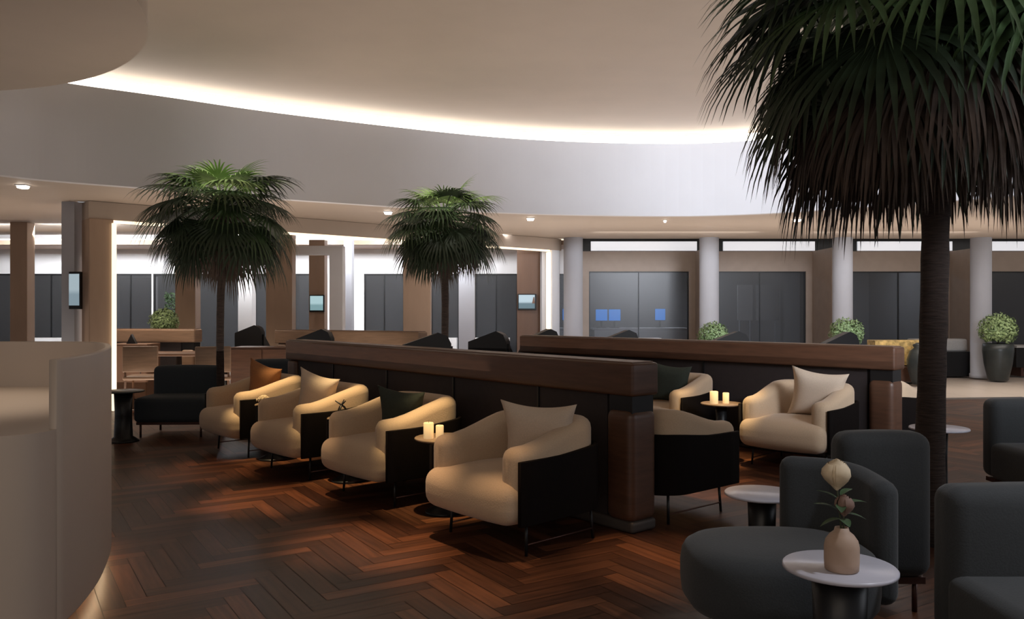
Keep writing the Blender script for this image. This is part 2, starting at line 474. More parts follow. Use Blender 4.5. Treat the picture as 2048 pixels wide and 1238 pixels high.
# ------------------------------------------------------------------ portal and posts
A = Vector((-5.5, 10.95)); B = Vector((.78, 16.6)); d = (B - A).normalized(); ang = math.atan2(d.y, d.x); L = (B - A).length
mid = (A + B) / 2
portal = thing('wood_portal', 'large brown portal frame with glowing inner edge around the rear lounge', 'portal frame', (A.x, A.y, 0), ang)
MB().box((L / 2, 0, 2.65), (L + .30, .30, .23)).build('header', 'soffit', portal)
MB().box((0, 0, 1.27), (.30, .34, 2.54)).build('post', 'brown', portal, .01)
MB().box((L, 0, 1.27), (.22, .30, 2.54)).build('post', 'white', portal, .01)
MB().box((.15, -.175, 1.25), (.05, .07, 2.48)).build('led_edge', 'ledwarm', portal)
MB().box((L - .125, -.06, 1.25), (.03, .10, 2.48)).build('led_edge', 'ledwarm', portal)
MB().box((L / 2, -.08, 2.52), (L - .30, .10, .03)).build('led_edge', 'ledwarm', portal)
struct(MB().box((-5.84, 11.0, 1.385), (.17, .3, 2.77)).build('column_square', 'column'))
def post(px0, px1, y, h, m, lb, dep=.25):
    x0, x1 = (px0 - 1024) * y / F, (px1 - 1024) * y / F
    o = MB().box((0, 0, h / 2), (x1 - x0, dep, h)).build('square_post', m, None, .006, loc=((x0 + x1) / 2, y, 0)); return tag(o, lb, 'post', 'square posts of the rear lounge')
post(28, 62, 15.5, 2.98, 'brown', 'brown square post at the far left beside the counter')
post(356, 396, 14.6, 2.98, 'brown', 'brown square post behind the left palm crown, left of its trunk')
post(536, 588, 14.6, 2.98, 'brown', 'wide brown square post right of the left palm trunk')
post(808, 862, 15.4, 2.98, 'brown', 'brown square post just left of the middle palm trunk')
post(1034, 1080, 17.0, 2.64, 'darkbrown', 'dark brown square post carrying the screen with a sky picture')
post(621, 652, 15.6, 2.66, 'brown', 'slim brown post carrying a small pale screen inside the white frame')
post(480, 508, 16.3, 2.98, 'white', 'white square post between the left palm trunk and the wide brown post')
post(918, 950, 16.2, 2.98, 'column', 'pale grey square post just right of the middle palm trunk')
post(690, 706, 16.4, 2.98, 'column', 'slim grey square post beside the white inner frame')
# inner white frame
y = 15.0; x0, x1 = (590 - 1024) * y / F, (688 - 1024) * y / F
fr = thing('white_frame', 'white inner frame standing around the slim brown post', 'frame', ((x0 + x1) / 2, y, 0)); w = x1 - x0
MB().box((w / 2 - .12, 0, 1.25), (.24, .25, 2.5)).build('post', 'white', fr, .005)
MB().box((-.12, 0, 2.42), (w - .24, .25, .16)).build('header', 'white', fr, .005)

# screens
def screen(x, y, z, w, h, rz, m, lb, plane=False):
    t = thing('wall_screen', lb, 'screen', (x, y, z), rz, None)
    MB().box((0, 0, 0), (w, .05, h)).build('bezel', 'black', t, .006)
    s = MB().box((-.015 * w, -.028, .02 * h), (w * .86, .01, h * .84)).build('display', m, t)
    if plane:
        p = MB().prism([(.10, -.03), (.16, -.03), (.15, .10), (.13, .10)], -.002, .002, Matrix.Translation((0, -.035, 0)) @ Matrix.Rotation(PI / 2, 4, 'X'))
        p.build('tail_fin_picture', 'bud', s)
screen((153 - 1024) * 10.8 / F, 10.78, EYE + (619 - 581) * 10.8 / F, .165, .49, R(-8), 'tvC', 'tall narrow screen on the grey column beside the glowing portal post')
screen((634.5 - 1024) * 15.45 / F, 15.44, EYE + (619 - 607) * 15.45 / F, .28, .32, 0, 'tvB', 'small pale teal screen on the slim brown post')
screen((1054 - 1024) * 16.84 / F, 16.84, EYE + (619 - 604) * 16.84 / F, .38, .33, 0, 'tvA', 'screen showing sky and a tail fin on the dark brown post', True)

# ------------------------------------------------------------------ offices: monitors, boards, cabinets
def monitor(px, py, w, h, y, lb, dz=0):
    x = (px - 1024) * y / F; z = EYE + (619 - py) * y / F
    t = thing('monitor', lb, 'monitor', (x, y, z), 0, 'monitors in the offices')
    MB().box((0, 0, 0), (w, .04, h)).build('casing', 'black', t, .005)
    MB().box((0, -.024, 0), (w * .95, .008, h * .92)).build('display', 'blue', t)
    MB().box((0, .03, -h / 2 - .07), (.05, .03, .16)).box((0, .03, -h / 2 - .155), (.22, .14, .02)).build('stand', 'black', t)
    return z - h / 2 - .165
dz = []
for px, py, w, h, lb in ((1136, 629, .28, .30, 'blue lit monitor seen in the narrow window left of the first column'), (1203, 630, .30, .30, 'blue lit monitor, left one of the close pair'),
                         (1229, 630, .30, .30, 'blue lit monitor, right one of the close pair'), (1320, 629, .26, .30, 'blue lit monitor standing alone right of the pair')):
    dz.append(monitor(px, py, w, h, 20.2, lb))
zt = dz[1]
for (xa, xb, lb) in ((1.1, 1.65, 'small white office desk under the leftmost blue monitor'), (1.95, 4.3, 'long white office desk under the three right blue monitors')):
    t = thing('office_desk', lb, 'desk', ((xa + xb) / 2, 20.3, 0)); w = xb - xa
    MB().box((0, 0, zt - .02), (w, .7, .04)).build('desk_top', 'whitecab', t)
    MB().box((0, -.3, zt * .72), (w - .1, .02, zt * .45)).build('modesty_panel', 'whitecab', t)
    for s in (-1, 1): MB().box((s * (w / 2 - .03), 0, (zt - .04) / 2 + .005), (.04, .6, zt - .05)).build('leg', 'black', t)
for a, b, lb in ((1475, 1505, 'grey pin board on a stand, left one in the office'), (1512, 1558, 'wider grey pin board on a stand, right one in the office')):
    y = 20.5; xa, xb = (a - 1024) * y / F, (b - 1024) * y / F; t = thing('pin_board', lb, 'board', ((xa + xb) / 2, y, 0), 0, 'pin boards in the office')
    MB().box((0, 0, 1.52), (xb - xa, .04, .88)).build('panel', 'board', t, .004)
    for s in (-1, 1): MB().tube([(s * (xb - xa) * .35, .03, .01), (s * (xb - xa) * .35, .03, 1.2)], .012).build('leg', 'column', t)
for px, w, lb in ((240, 1.0, 'low white cabinet under the window left of the round shrub'), (985, .75, 'low white block in place of daylight at the window right of the middle palm'),  # the one right of the middle palm stands in for daylight low in the window
                  (95, .8, 'low white cabinet under the far left window'), (893, .45, 'low white cabinet beyond the middle palm trunk'),
                  (1250, 1.5, 'long low white cabinet under the window with the blue monitors'), (1127, .34, 'narrow low white cabinet under the narrow window beside the first column')):
    y = 17.72; t = thing('low_cabinet', lb, 'cabinet', ((px - 1024) * y / F, y, 0))
    MB().box((0, 0, .40), (w, .4, .68)).build('body', 'whitecab', t, .004)
    MB().box((0, -.205, .40), (w * .47, .012, .6)).build('door', 'whitecab', t)
    MB().box((0, .02, .04), (w - .06, .3, .06)).build('plinth', 'black', t)
# white door in the left glass
t = thing('glass_door', 'open glass door with pale blue metal edge behind the left round shrub', 'door', (X(301), YB + .3, 0))
MB().box((0, 0, 1.05), (.045, .06, 2.06)).build('edge', 'whitecab', t); MB().box((-.42, 0, 1.05), (.78, .012, 2.0)).build('pane', 'glass', t)

# ------------------------------------------------------------------ armchair
def upath(w, f, b, rc, n=9):
    pts = [(-w, f - (f - (b + rc)) * k / 5) for k in range(5)]
    pts += [(-w + rc - rc * math.cos(R(90 * k / n)), b + rc - rc * math.sin(R(90 * k / n))) for k in range(n + 1)]
    pts += [(-w + rc + (2 * w - 2 * rc) * k / 4, b) for k in range(1, 4)]
    pts += [(-x, y) for x, y in reversed(pts[:5 + n + 1])]
    return pts
def sst(t): t = max(0, min(1, t)); return t * t * (3 - 2 * t)
def make_armchair(label):
    t = thing('armchair', label, 'armchair', (0, 0, 0), 0, 'beige tub armchairs along the low walls')
    MB().sweep(upath(.395, .345, -.395, .22), .0125, .006, lambda p: .185, lambda p: .535 + .03 * sst((.1 - p.y) / .4), endr=False).build('shell', 'shell', t)
    MB().sweep(upath(.310, .300, -.310, .17), .072, .062, lambda p: .30, lambda p: .60 + .115 * sst((.28 - p.y) / .55)).build('upholstered_back', 'boucle', t)
    sc_ = MB().rbox((0, .085, .298), (.76, .69, .226), .08, bulge=(0, .02, .035)).build('seat_cushion', 'boucle', t)
    for v_ in sc_.data.vertices:
        if v_.co.y < .0: v_.co.x *= 1 - .30 * (v_.co.y / -.265) ** 2
    MB().box((0, 0, .186), (.60, .55, .012)).build('seat_base', 'black', t)
    for sx in (-1, 1):
        for sy in (-1, 1): MB().tube([(sx * .335, .24 if sy > 0 else -.30, .0), (sx * .325, .23 if sy > 0 else -.29, .19)], .009).build('leg', 'black', t)
        MB().tube([(sx * .332, .238, .06), (sx * .332, -.298, .06)], .005).build('stretcher', 'bronze', t)
    return t
u1 = Vector((-.636, .772)); n1 = Vector((.772, .636)); C1 = Vector((.72, 4.93))
u2 = Vector((-.707, .707)); n2 = Vector((.707, .707)); C2 = Vector((3.27, 7.05))
def rot_to(f): return math.atan2(-f.x, f.y)
a1 = rot_to(Vector((-.74, -.672))); a2 = rot_to(-n2)
ch = make_armchair('nearest beige tub armchair with dark shell and cream pillow')
ch.location = (.03, 4.92, 0); ch.rotation_euler.z = a1
CH = [(.03, 4.92)]
for (x, y), rz, lb in (((-.85, 6.05), a1, 'beige tub armchair with a dark green pillow, second nearest in the row'), ((-1.65, 6.95), a1, 'beige tub armchair with a cream pillow in the middle of the row'),
                    ((-2.45, 7.93), a1, 'farthest beige tub armchair of the long row, with a rust pillow'), ((2.50, 7.13), a2, 'beige tub armchair with a cream pillow by the right low wall'),
                    ((1.53, 8.13), a2, 'beige tub armchair with dark green pillow half hidden behind the nearer low wall'),
                    ((1.00, 5.63), rot_to(n1), 'armchair with black shell turned away, behind the near wall end'), ((3.42, 7.85), rot_to(n2), 'armchair with black shell turned away, right of the far wall end')):
    dup(ch, (x, y, 0), rz, lb)

# pillows
def pillow(name, m, x, y, z, rz, tilt, size, lb, th=.075, roll=0):
    N = 14; vs = []; fs = []
    def pt(i, j, s):
        a, b = 2 * i / N - 1, 2 * j / N - 1
        pin = lambda q: 1 - .16 * (1 - q * q)
        xx = a * size / 2 * pin(b); zz = b * size / 2 * pin(a)
        return (xx, s * th * ((1 - a ** 4) * (1 - b ** 4)) ** .6 + s * .004, zz)
    for s in (1, -1):
        o = len(vs)
        for i in range(N + 1):
            for j in range(N + 1): vs.append(pt(i, j, s))
        for i in range(N):
            for j in range(N):
                q = (o + i * (N + 1) + j, o + (i + 1) * (N + 1) + j, o + (i + 1) * (N + 1) + j + 1, o + i * (N + 1) + j + 1)
                fs.append(q if s < 0 else q[::-1])
    K = (N + 1) ** 2; idx = [(i, 0) for i in range(N)] + [(N, j) for j in range(N)] + [(i, N) for i in range(N, 0, -1)] + [(0, j) for j in range(N, 0, -1)]
    for q in range(len(idx)):
        a = idx[q][0] * (N + 1) + idx[q][1]; b = idx[(q + 1) % len(idx)]; b = b[0] * (N + 1) + b[1]; fs.append((a, b, b + K, a + K))
    o = MB().add(vs, fs, True).build(name, m); o.location = (x, y, z); o.rotation_mode = 'ZXY'
    o.rotation_euler = (tilt, roll, rz); return tag(o, lb, 'pillow', 'pillows on the armchairs')
pillow('pillow', 'cream', .16, 4.85, .60, a1 + R(34), R(18), .45, 'cream pillow with pointed corners on the nearest armchair', roll=-R(2))
pillow('pillow', 'green', -.80, 6.00, .60, a1 + R(28), R(18), .38, 'dark green pillow on the second nearest armchair')
pillow('pillow', 'cream', -1.62, 6.88, .645, a1 + R(30), R(16), .38, 'cream pillow on the middle armchair of the row', roll=R(10))
pillow('pillow', 'rust', -2.38, 7.95, .645, a1 + R(22), R(16), .40, 'rust orange pillow on the farthest armchair of the row', roll=R(8))
pillow('pillow', 'cream', 2.62, 7.08, .62, a2 + R(20), R(18), .46, 'large cream pillow on the armchair by the right low wall')
pillow('pillow', 'green', 1.55, 8.12, .62, a2 + R(20), R(16), .42, 'dark green pillow on the armchair half hidden behind the nearer wall')

# ------------------------------------------------------------------ low partition walls
def partition(P, u, n, L, lb, th=.24, light=False, H=1.03):
    ang = math.atan2(u.y, u.x); t = thing('partition_wall', lb, 'partition', (P.x, P.y, 0), ang, None)
    # local x along u, thickness along -y local if n is to the right
    s = 1 if Vector((-u.y, u.x)).dot(n) > 0 else -1
    T = th * s; wd = 'woodlight' if light else 'wood'
    o = MB(); o.rbox((L / 2, T / 2, H - .105), (L, th, .20), .02); o.build('top_box', wd, t)
    MB().box((L / 2, T / 2, H + .0 - .008), (L - .05, th - .05, .02)).build('top_inlay', 'darkbrown', t)
    MB().box((L / 2 + .1, T / 2, (H - .2) / 2 + .02), (L - .3, th - .09, H - .2)).build('back_panel', 'panel', t)
    k = 0; m = MB()
    while .9 + k * 1.0 < L - .2:
        m.box((.9 + k, T / 2, (H - .2) / 2 + .02), (.018, th - .07, H - .21)); k += 1
    m.build('panel_seams', 'black', t)
    MB().rbox((.12, T / 2, .40), (.22, th - .0, .68), .05).build('end_post', wd, t)
    MB().box((.12, T / 2, .78), (.19, th - .05, .12)).build('shadow_gap', 'black', t)
    MB().rbox((L - .12, T / 2, .43), (.2, th - .02, .78), .03).build('end_post', wd, t)
    MB().rbox((L / 2, T / 2, .035), (L - .02, th - .02, .07), .02).build('plinth', 'toe', t)
    return t
partition(C1, u1, n1, 4.9, 'long walnut low wall behind the row of four armchairs')
partition(C2, u2, n2, 4.5, 'walnut low wall at the right behind the armchair with the large pillow')
dd = Vector((-.90, .43)).normalized()
partition(Vector((-1.20, 11.75)), dd, Vector((-dd.y * -1, dd.x * -1)) * -1, 2.6, 'paler low wall with wide top at the rear, left of the middle palm', light=True, H=1.04)
dd = Vector((-1, .15)).normalized()
partition(Vector((-4.85, 12.6)), dd, Vector((0, 1)), 1.6, 'short low wall below the round shrub, left of the left palm', light=True, H=1.05)

# ------------------------------------------------------------------ side tables and what stands on them
def side_table(x, y, h, r, top, lb, ped=.05, base=.13, grp='small round side tables'):
    t = thing('side_table', lb, 'side table', (x, y, 0), 0, grp)
    MB().lathe([(r - .008, 0), (r, .004), (r, .012), (r - .004, .016)], (0, 0, h - .016), n=48).build('table_top', top, t)
    MB().lathe([(base, 0), (base, .01), (base * .95, .016), (ped, .05), (ped * .9, h * .5), (ped, h - .016)], n=32).build('pedestal', 'black', t)
    return t
TB = [(-.45, 5.50), (-1.29, 6.50), (-2.15, 7.44)]
side_table(*TB[0], .50, .20, 'tabtop', 'bronze side table between the two nearest armchairs, with candles')
side_table(*TB[1], .50, .165, 'tabtop', 'bronze side table with the dark twig ornament between armchairs')
side_table(*TB[2], .50, .165, 'tabtop', 'bronze side table with a pale flower by the farthest armchair')
side_table(1.86, 7.33, .52, .18, 'tabtop', 'bronze side table between the two armchairs of the right low wall')
side_table(1.088, 2.74, .50, .182, 'stone', 'grey side table in the foreground carrying the flower vase', .09, .15)
side_table(1.23, 4.06, .45, .18, 'stone', 'grey side table behind the round lounge seat', .07, .14)
side_table(3.08, 5.95, .50, .20, 'stone', 'grey side table at the right edge beside the far dark sofa', .06, .13)
side_table(-3.98, 8.45, .52, .20, 'pot', 'black side table at the left end of the dark sofa', .09, .15)
def candle(x, y, z, r, h, lb):
    t = thing('candle', lb, 'candle', (x, y, z), 0, 'candles on the side tables')
    MB().lathe([(r * .97, 0), (r, .004), (r, h - .004), (r * .9, h), (r * .3, h - .004)], n=20).build('wax', 'candle', t)
    MB().tube([(0, 0, h - .004), (.001, 0, h + .01)], .0012, 5).build('wick', 'black', t)
candle(-.55, 5.44, .50, .034, .105, 'thick pale candle on the table between the two nearest armchairs')
candle(-.475, 5.42, .50, .026, .09, 'thinner pale candle beside the thick one')
candle(1.78, 7.27, .52, .036, .11, 'thick pale candle on the table of the right low wall')
candle(1.89, 7.29, .52, .028, .095, 'thinner pale candle on the table of the right low wall')
t = thing('twig_ornament', 'dark twig ornament standing splayed on the middle side table', 'ornament', (-1.33, 6.44, .50))
for k, a in enumerate((0, 120, 240)):
    c, s_ = math.cos(R(a + 20)), math.sin(R(a + 20))
    MB().tube([(.07 * c, .07 * s_, .004), (.02 * c, .02 * s_, .09), (-.05 * c, -.05 * s_, .14)], [.007, .008, .004], 7).build('twig', 'black', t)
t = thing('flower_bowl', 'small pale flower head in a low cup by the farthest armchair', 'flower', (-2.22, 7.38, .50))
MB().lathe([(.02, 0), (.045, .01), (.05, .03), (.045, .035)], n=20).build('cup', 'vase', t)
fl = MB()
for k in range(26):
    a = k * 2.4; rr = .012 + .0019 * k; zz = .075 - .0013 * k
    fl.rbox((rr * math.cos(a), rr * math.sin(a), zz), (.03, .014, .022), .006, rz=a + PI / 2)
fl.build('petals', 'rose', t)

# foreground vase with rose
t = thing('flower_vase', 'terracotta vase with a cream rose on the foreground grey table', 'vase', (1.075, 2.69, .50))
MB().lathe([(.040, 0), (.047, .004), (.049, .03), (.049, .07), (.045, .088), (.034, .104), (.022, .114), (.019, .125), (.016, .125), (.017, .112)], n=40).build('vase_body', 'vase', t)
st = MB().tube([(0, 0, .09), (-.004, .0, .15), (-.012, 0, .22), (-.014, 0, .262)], .0028, 6).build('stem', 'stem', t)
MB().tube([(.004, 0, .09), (.004, -.005, .14), (.002, -.01, .175)], .0025, 6).build('stem', 'stem', t)
def rose(m, c, r, n, mt, par, nm):
    mb = MB()
    for k in range(n):
        a = k * 2.399; q = (k + 1) / n; rr = r * .75 * q ** .8; op = .25 + .5 * q
        vs = []; fs = []; N = 6
        for i in range(N + 1):
            for j in range(5):
                ph = a + (i / N - .5) * (2.3 - 1.1 * q); v = j / 4
                rad = rr * (.45 + .55 * math.sin(v * PI * .90)) * (1 + .10 * v * q); z = (v - .55) * r * (1.7 - .6 * q) - .12 * r * q * (i / N - .5) ** 2
                vs.append((c[0] + rad * math.cos(ph), c[1] + rad * math.sin(ph), c[2] + z))
        for i in range(N):
            for j in range(4): fs.append((i * 5 + j, (i + 1) * 5 + j, (i + 1) * 5 + j + 1, i * 5 + j + 1))
        mb.add(vs, fs, True)
    return mb.build(nm, mt, par)
rose(None, (-.014, 0, .283), .056, 26, 'rose', t, 'rose_head')
rose(None, (.002, -.012, .195), .040, 12, 'bud', t, 'bud_head')
def leafmesh(L, W, droop=.3):
    vs = []; fs = []
    for i in range(7):
        v = i / 6; w = W * math.sin(PI * min(1, v * .92 + .06)) ** .8
        for q in (-1, 0, 1): vs.append((q * w / 2, v * L, -droop * L * v * v + abs(q) * w * .15))
    for i in range(6):
        for q in range(2): fs.append((i * 3 + q, i * 3 + q + 1, i * 3 + q + 4, i * 3 + q + 3))
    return vs, fs
for (z, az, el, L_, W_) in ((.17, 100, 35, .085, .035), (.20, 75, 40, .07, .03), (.15, 85, -5, .06, .03), (.19, -80, 20, .08, .035), (.165, -95, 5, .07, .03), (.22, -60, 30, .05, .025), (.15, 180, 10, .06, .03), (.19, 160, 10, .06, .03)):
    vs, fs = leafmesh(L_, W_)
    MB().add(vs, fs, True, Matrix.Translation((-.004, -.004, z)) @ Matrix.Rotation(R(az), 4, 'Z') @ Matrix.Rotation(R(el), 4, 'X')).build('leaf', 'hedge', t)

t.scale = (1.12, 1.12, 1.12)
# ------------------------------------------------------------------ dark lounge seating
def sofa(x, y, w, dep, rz, lb, m='teal', h=.72, arms=0, seatz=.42, parts=1, grp=None):
    t = thing('sofa', lb, 'sofa', (x, y, 0), rz, grp)   # faces local -y, back at +y
    n = parts; sw = w / n
    for k in range(n):
        cx = -w / 2 + sw * (k + .5)
        MB().rbox((cx, -.05, (seatz + .16) / 2), (sw - .01, dep - .12, seatz - .16), .05, bulge=(0, 0, .012)).build('seat_cushion', m, t)
        MB().rbox((cx, dep / 2 - .09, (h + .17) / 2), (sw - .01, .17, h - .17), .06, bulge=(0, .02, .01)).build('backrest', m, t)
    MB().box((0, 0, .15), (w - .06, dep - .08, .03)).build('frame', 'bronze', t)
    for sx in (-1, 1):
        for sy in (-1, 1): MB().tube([(sx * (w / 2 - .06), sy * (dep / 2 - .08), 0), (sx * (w / 2 - .06), sy * (dep / 2 - .08), .15)], .012).build('leg', 'bronze', t)
    if arms:
        for sx in ((-1, 1) if arms == 2 else (-1,)): MB().rbox((sx * (w / 2 - .06), 0, .36), (.12, dep, .44), .05).build('armrest', m, t)
    return t
sofa(-3.62, 9.0, .75, .7, R(2), 'dark sofa seat in the left background beside the black side table', 'teal2', parts=1)
sofa(-2.72, 9.72, .85, .55, R(-6), 'dark sofa seat behind the farthest beige armchair', 'teal2', h=.75)
sofa(1.65, 3.91, .42, .60, R(180), 'tall backed dark sofa seen from behind, beside the large palm trunk', h=.80)
sofa(2.03, 2.72, 1.0, .66, R(0), 'dark charcoal sofa in the near right corner of the picture', h=.72)
sofa(3.95, 5.55, 1.2, .75, R(0), 'dark sofa at the right edge behind the large palm trunk', h=.72)
# round lounge chair
t = thing('round_lounge_chair', 'charcoal lounge chair with rounded seat and curved back in the foreground', 'lounge chair', (1.0, 3.30, 0))
def sup(a, b, n, e=2.6):
    r_ = []
    for k in range(n):
        th = 2 * PI * k / n; c, s_ = math.cos(th), math.sin(th); r_.append((a * math.copysign(abs(c) ** (2 / e), c), b * math.copysign(abs(s_) ** (2 / e), s_)))
    return r_
mb = MB(); N = 56; rings = []
prof = [(.80, .17), (.93, .18), (.985, .21), (1, .26), (1, .33), (.985, .37), (.95, .395), (.88, .412), (.75, .422), (.5, .428), (.25, .43)]
vs = []
for sc, z in prof:
    for (px_, py_) in sup(.375 * sc, .31 * sc, N): vs.append((px_, py_, z))
fs = [(i * N + k, i * N + (k + 1) % N, (i + 1) * N + (k + 1) % N, (i + 1) * N + k) for i in range(len(prof) - 1) for k in range(N)]
fs += [tuple(reversed(range(N))), tuple((len(prof) - 1) * N + k for k in range(N))]
mb.add(vs, fs, True, Matrix.Translation((.06, 0, 0))).build('seat', 'teal', t)
bp = spline([(.24, .36), (.37, .30), (.45, .20), (.48, .08), (.485, .0)], 6)
MB().sweep(bp, .055, .05, lambda p: .17, lambda p: .70 - .04 * sst((.3 - p.y) / .4)).build('curved_backrest', 'teal', t)
MB().lathe([(.28, .0), (.28, .012)], (.06, 0, .148), n=40).build('frame', 'bronze', t)
for k in range(4):
    a = R(45 + 90 * k); MB().tube([(.06 + .27 * math.cos(a), .22 * math.sin(a), .0), (.06 + .25 * math.cos(a), .2 * math.sin(a), .17)], .011).build('leg', 'bronze', t)

# ------------------------------------------------------------------ reception counter
ctr = thing('reception_counter', 'beige reception counter with rounded corner and raised screen on the left', 'counter', (-3.2, 4.1, 0))
outl = spline([(-5.2, 2.95), (-3.4, 3.02), (-2.2, 3.06), (-1.89, 3.06), (-1.79, 3.24), (-1.87, 3.68), (-2.02, 4.12), (-2.16, 4.44), (-2.36, 4.80), (-2.6, 5.02), (-3.2, 5.06), (-5.2, 5.0)], 6)
def loc(pts): return [(x + 3.2, y - 4.1) for x, y in pts]
full = loc(outl)
MB().prism(full, .10, .88, smooth=True).build('counter_body', 'counter', ctr)
i0 = min(range(len(outl)), key=lambda i: (outl[i][0] + 1.79) ** 2 + (outl[i][1] - 3.24) ** 2)
wl = outl[i0:]
MB().sweep(loc(offs(wl, .012)), .016, .008, lambda p: .10, lambda p: 1.155, endr=False).build('raised_screen', 'counter', ctr)
ins = loc(offs(outl, .07))
MB().prism([(x * .985, y) for x, y in ins], 0, .10, smooth=True).build('toe_kick', 'toe', ctr)
q = offs(outl, .035)
MB().wallstrip(loc(q[8:50]), .085, .098, .02).build('led_strip', 'ledtoe', ctr)

# ------------------------------------------------------------------ palms
def palm(x, y, zc, rad, trunk_r, nf, lb, seed, nl=22, swell=1.0, young=True, dq=.80, rng=112):
    rnd = random.Random(seed); t = thing('palm_tree', lb, 'palm tree', (x, y, 0))
    pts = []; rs = []
    zt = zc - .05
    for i in range(26):
        v = i / 25; pts.append((.015 * math.sin(v * 5 + seed), .01 * math.cos(v * 4), v * zt))
        r_ = trunk_r * (1.15 - .2 * min(1, v * 3)) * (1 + .03 * math.sin(i * 2.6))
        r_ *= 1 + swell * .45 * sst((v - .66) / .12); rs.append(r_)
    MB().tube(pts, rs, 20).build('trunk', 'trunk', t)
    for k in range(nf):
        q = k / nf
        el = R(84) - R(rng) * q ** .78           # from upright to hanging
        el += rnd.uniform(-.12, .12)
        az = k * 2.39996 + rnd.uniform(-.2, .2)
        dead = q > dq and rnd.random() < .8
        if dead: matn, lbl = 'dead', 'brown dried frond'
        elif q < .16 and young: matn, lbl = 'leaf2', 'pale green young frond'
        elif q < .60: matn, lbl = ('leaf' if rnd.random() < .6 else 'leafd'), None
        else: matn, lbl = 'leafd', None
        h = Vector((math.cos(az), math.sin(az), 0)); up = Vector((0, 0, 1))
        sc = rad * rnd.uniform(.86, 1.1) * (.80 if q < .12 else 1) * (1 if q < .8 else .92)
        pl = (.40 + .18 * min(1, q * 2)) * sc; fl = .56 * sc
        mb = MB(); p = Vector((0, 0, zt - .10 * q * rad)) + h * trunk_r * .6; e = el; pp = [p.copy()]
        for s_ in range(5):
            e -= .10 + .10 * math.cos(e) ** 2; p = p + (h * math.cos(e) + up * math.sin(e)) * pl / 5; pp.append(p.copy())
        mb.tube(pp, [.016 * rad, .013 * rad, .011 * rad, .010 * rad, .009 * rad, .008 * rad], 5)
        dirv = (h * math.cos(e) + up * math.sin(e)).normalized(); side = h.cross(up).normalized(); nrm = side.cross(dirv).normalized()
        if nrm.z < 0: nrm = -nrm
        for j in range(nl):
            fa = (j / (nl - 1) - .5) * 2 * R(112 if not dead else 60); fa += rnd.uniform(-.03, .03)
            d0 = (dirv * math.cos(fa) + side * math.sin(fa)).normalized()
            ll = fl * (1 - .22 * abs(fa) / 2) * rnd.uniform(.88, 1.08)
            w = fl * .027 * (1.25 if not dead else .8); c = p.copy(); dv = d0.copy(); wv = dv.cross(nrm).normalized()
            vs = []; S = 6
            for s_ in range(S + 1):
                v = s_ / S; ww = w * (.35 + 1.3 * v if v < .4 else .87 * (1 - (v - .4) / .6) ** .8 + .02)
                if s_ > 0: c = c + dv * ll / S; dv = (dv + Vector((0, 0, -1)) * (.08 + (.22 + .55 * min(1, q * 1.6)) * v * v + (.12 if dead else 0))).normalized()
                fold = nrm * ww * .28
                vs += [c - wv * ww + fold, c, c + wv * ww + fold]
            fs = []
            for s_ in range(S):
                for m_ in range(2): fs.append((s_ * 3 + m_, s_ * 3 + m_ + 1, s_ * 3 + m_ + 4, s_ * 3 + m_ + 3))
            mb.add(vs, fs, True)
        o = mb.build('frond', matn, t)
        if lbl: o['label'] = lbl
    return t
palm(-3.17, 9.0, 2.56, .98, .042, 66, 'leaning wide palm tree in the left background behind the dark sofa', 3, nl=25, swell=.5)
palm(-.82, 9.95, 2.52, .84, .046, 62, 'slim middle palm tree rising behind the long low wall', 5, nl=25, swell=.3)
palm(2.42, 4.75, 3.20, 1.36, .078, 100, 'largest palm tree at the right with a thick trunk and brown skirt', 11, nl=30, swell=1.0, young=False, dq=.60, rng=118)

# ------------------------------------------------------------------ round shrubs in pots
def shrub(x, y, zb, r, lb, ph, pr, nm='potted_shrub', seed=1):
    rnd = random.Random(seed); t = thing(nm, lb, 'potted shrub', (x, y, zb), 0, 'round clipped shrubs in pots')
    MB().lathe([(pr * .62, 0), (pr * .66, .02), (pr * .9, ph * .45), (pr, ph * .8), (pr * .97, ph), (pr * .86, ph), (pr * .85, ph - .03)], n=32).build('pot', 'pot', t)
    MB().lathe([(.01, ph - .035), (pr * .86, ph - .035), (pr * .86, ph - .03), (.01, ph - .025)], n=24).build('soil', 'soil', t)
    mb = MB(); zc = ph + r * .78
    for k in range(1500):
        v = Vector((rnd.gauss(0, 1), rnd.gauss(0, 1), rnd.gauss(0, 1))).normalized()
        if v.z < -.75: continue
        q = r * rnd.uniform(.72, 1.05) * (1 + .05 * math.sin(v.x * 9) * math.cos(v.y * 8))
        c = Vector((0, 0, zc)) + Vector((v.x, v.y, v.z * .92)) * q; a = Vector((rnd.gauss(0, 1), rnd.gauss(0, 1), rnd.gauss(0, 1))).normalized()
        b = v.cross(a).normalized(); a = b.cross((v + a * .5).normalized()).normalized(); L_ = r * .11
        mb.add([c - a * L_, c + b * L_ * .5, c + a * L_, c - b * L_ * .5], [(0, 1, 2, 3)])
    mb.build('foliage', 'shrub', t); 
    MB().tube([(0, 0, ph - .03), (0, 0, zc)], [.02, .012], 8).build('stem', 'trunk', t)
shrub(9.28, 15.75, 0, .335, 'round green shrub in a tall dark pot beside the rightmost column', .70, .27, seed=1)
shrub(4.83, 11.9, .69, .235, 'round green shrub right of the second column, over the right low wall', .14, .17, seed=2)
shrub(2.78, 11.4, .70, .21, 'round green shrub beside the dark seat, over the right low wall', .12, .15, seed=3)
shrub(-5.86, 13.9, .62, .235, 'round green shrub above the short low wall at left', .34, .17, seed=4)
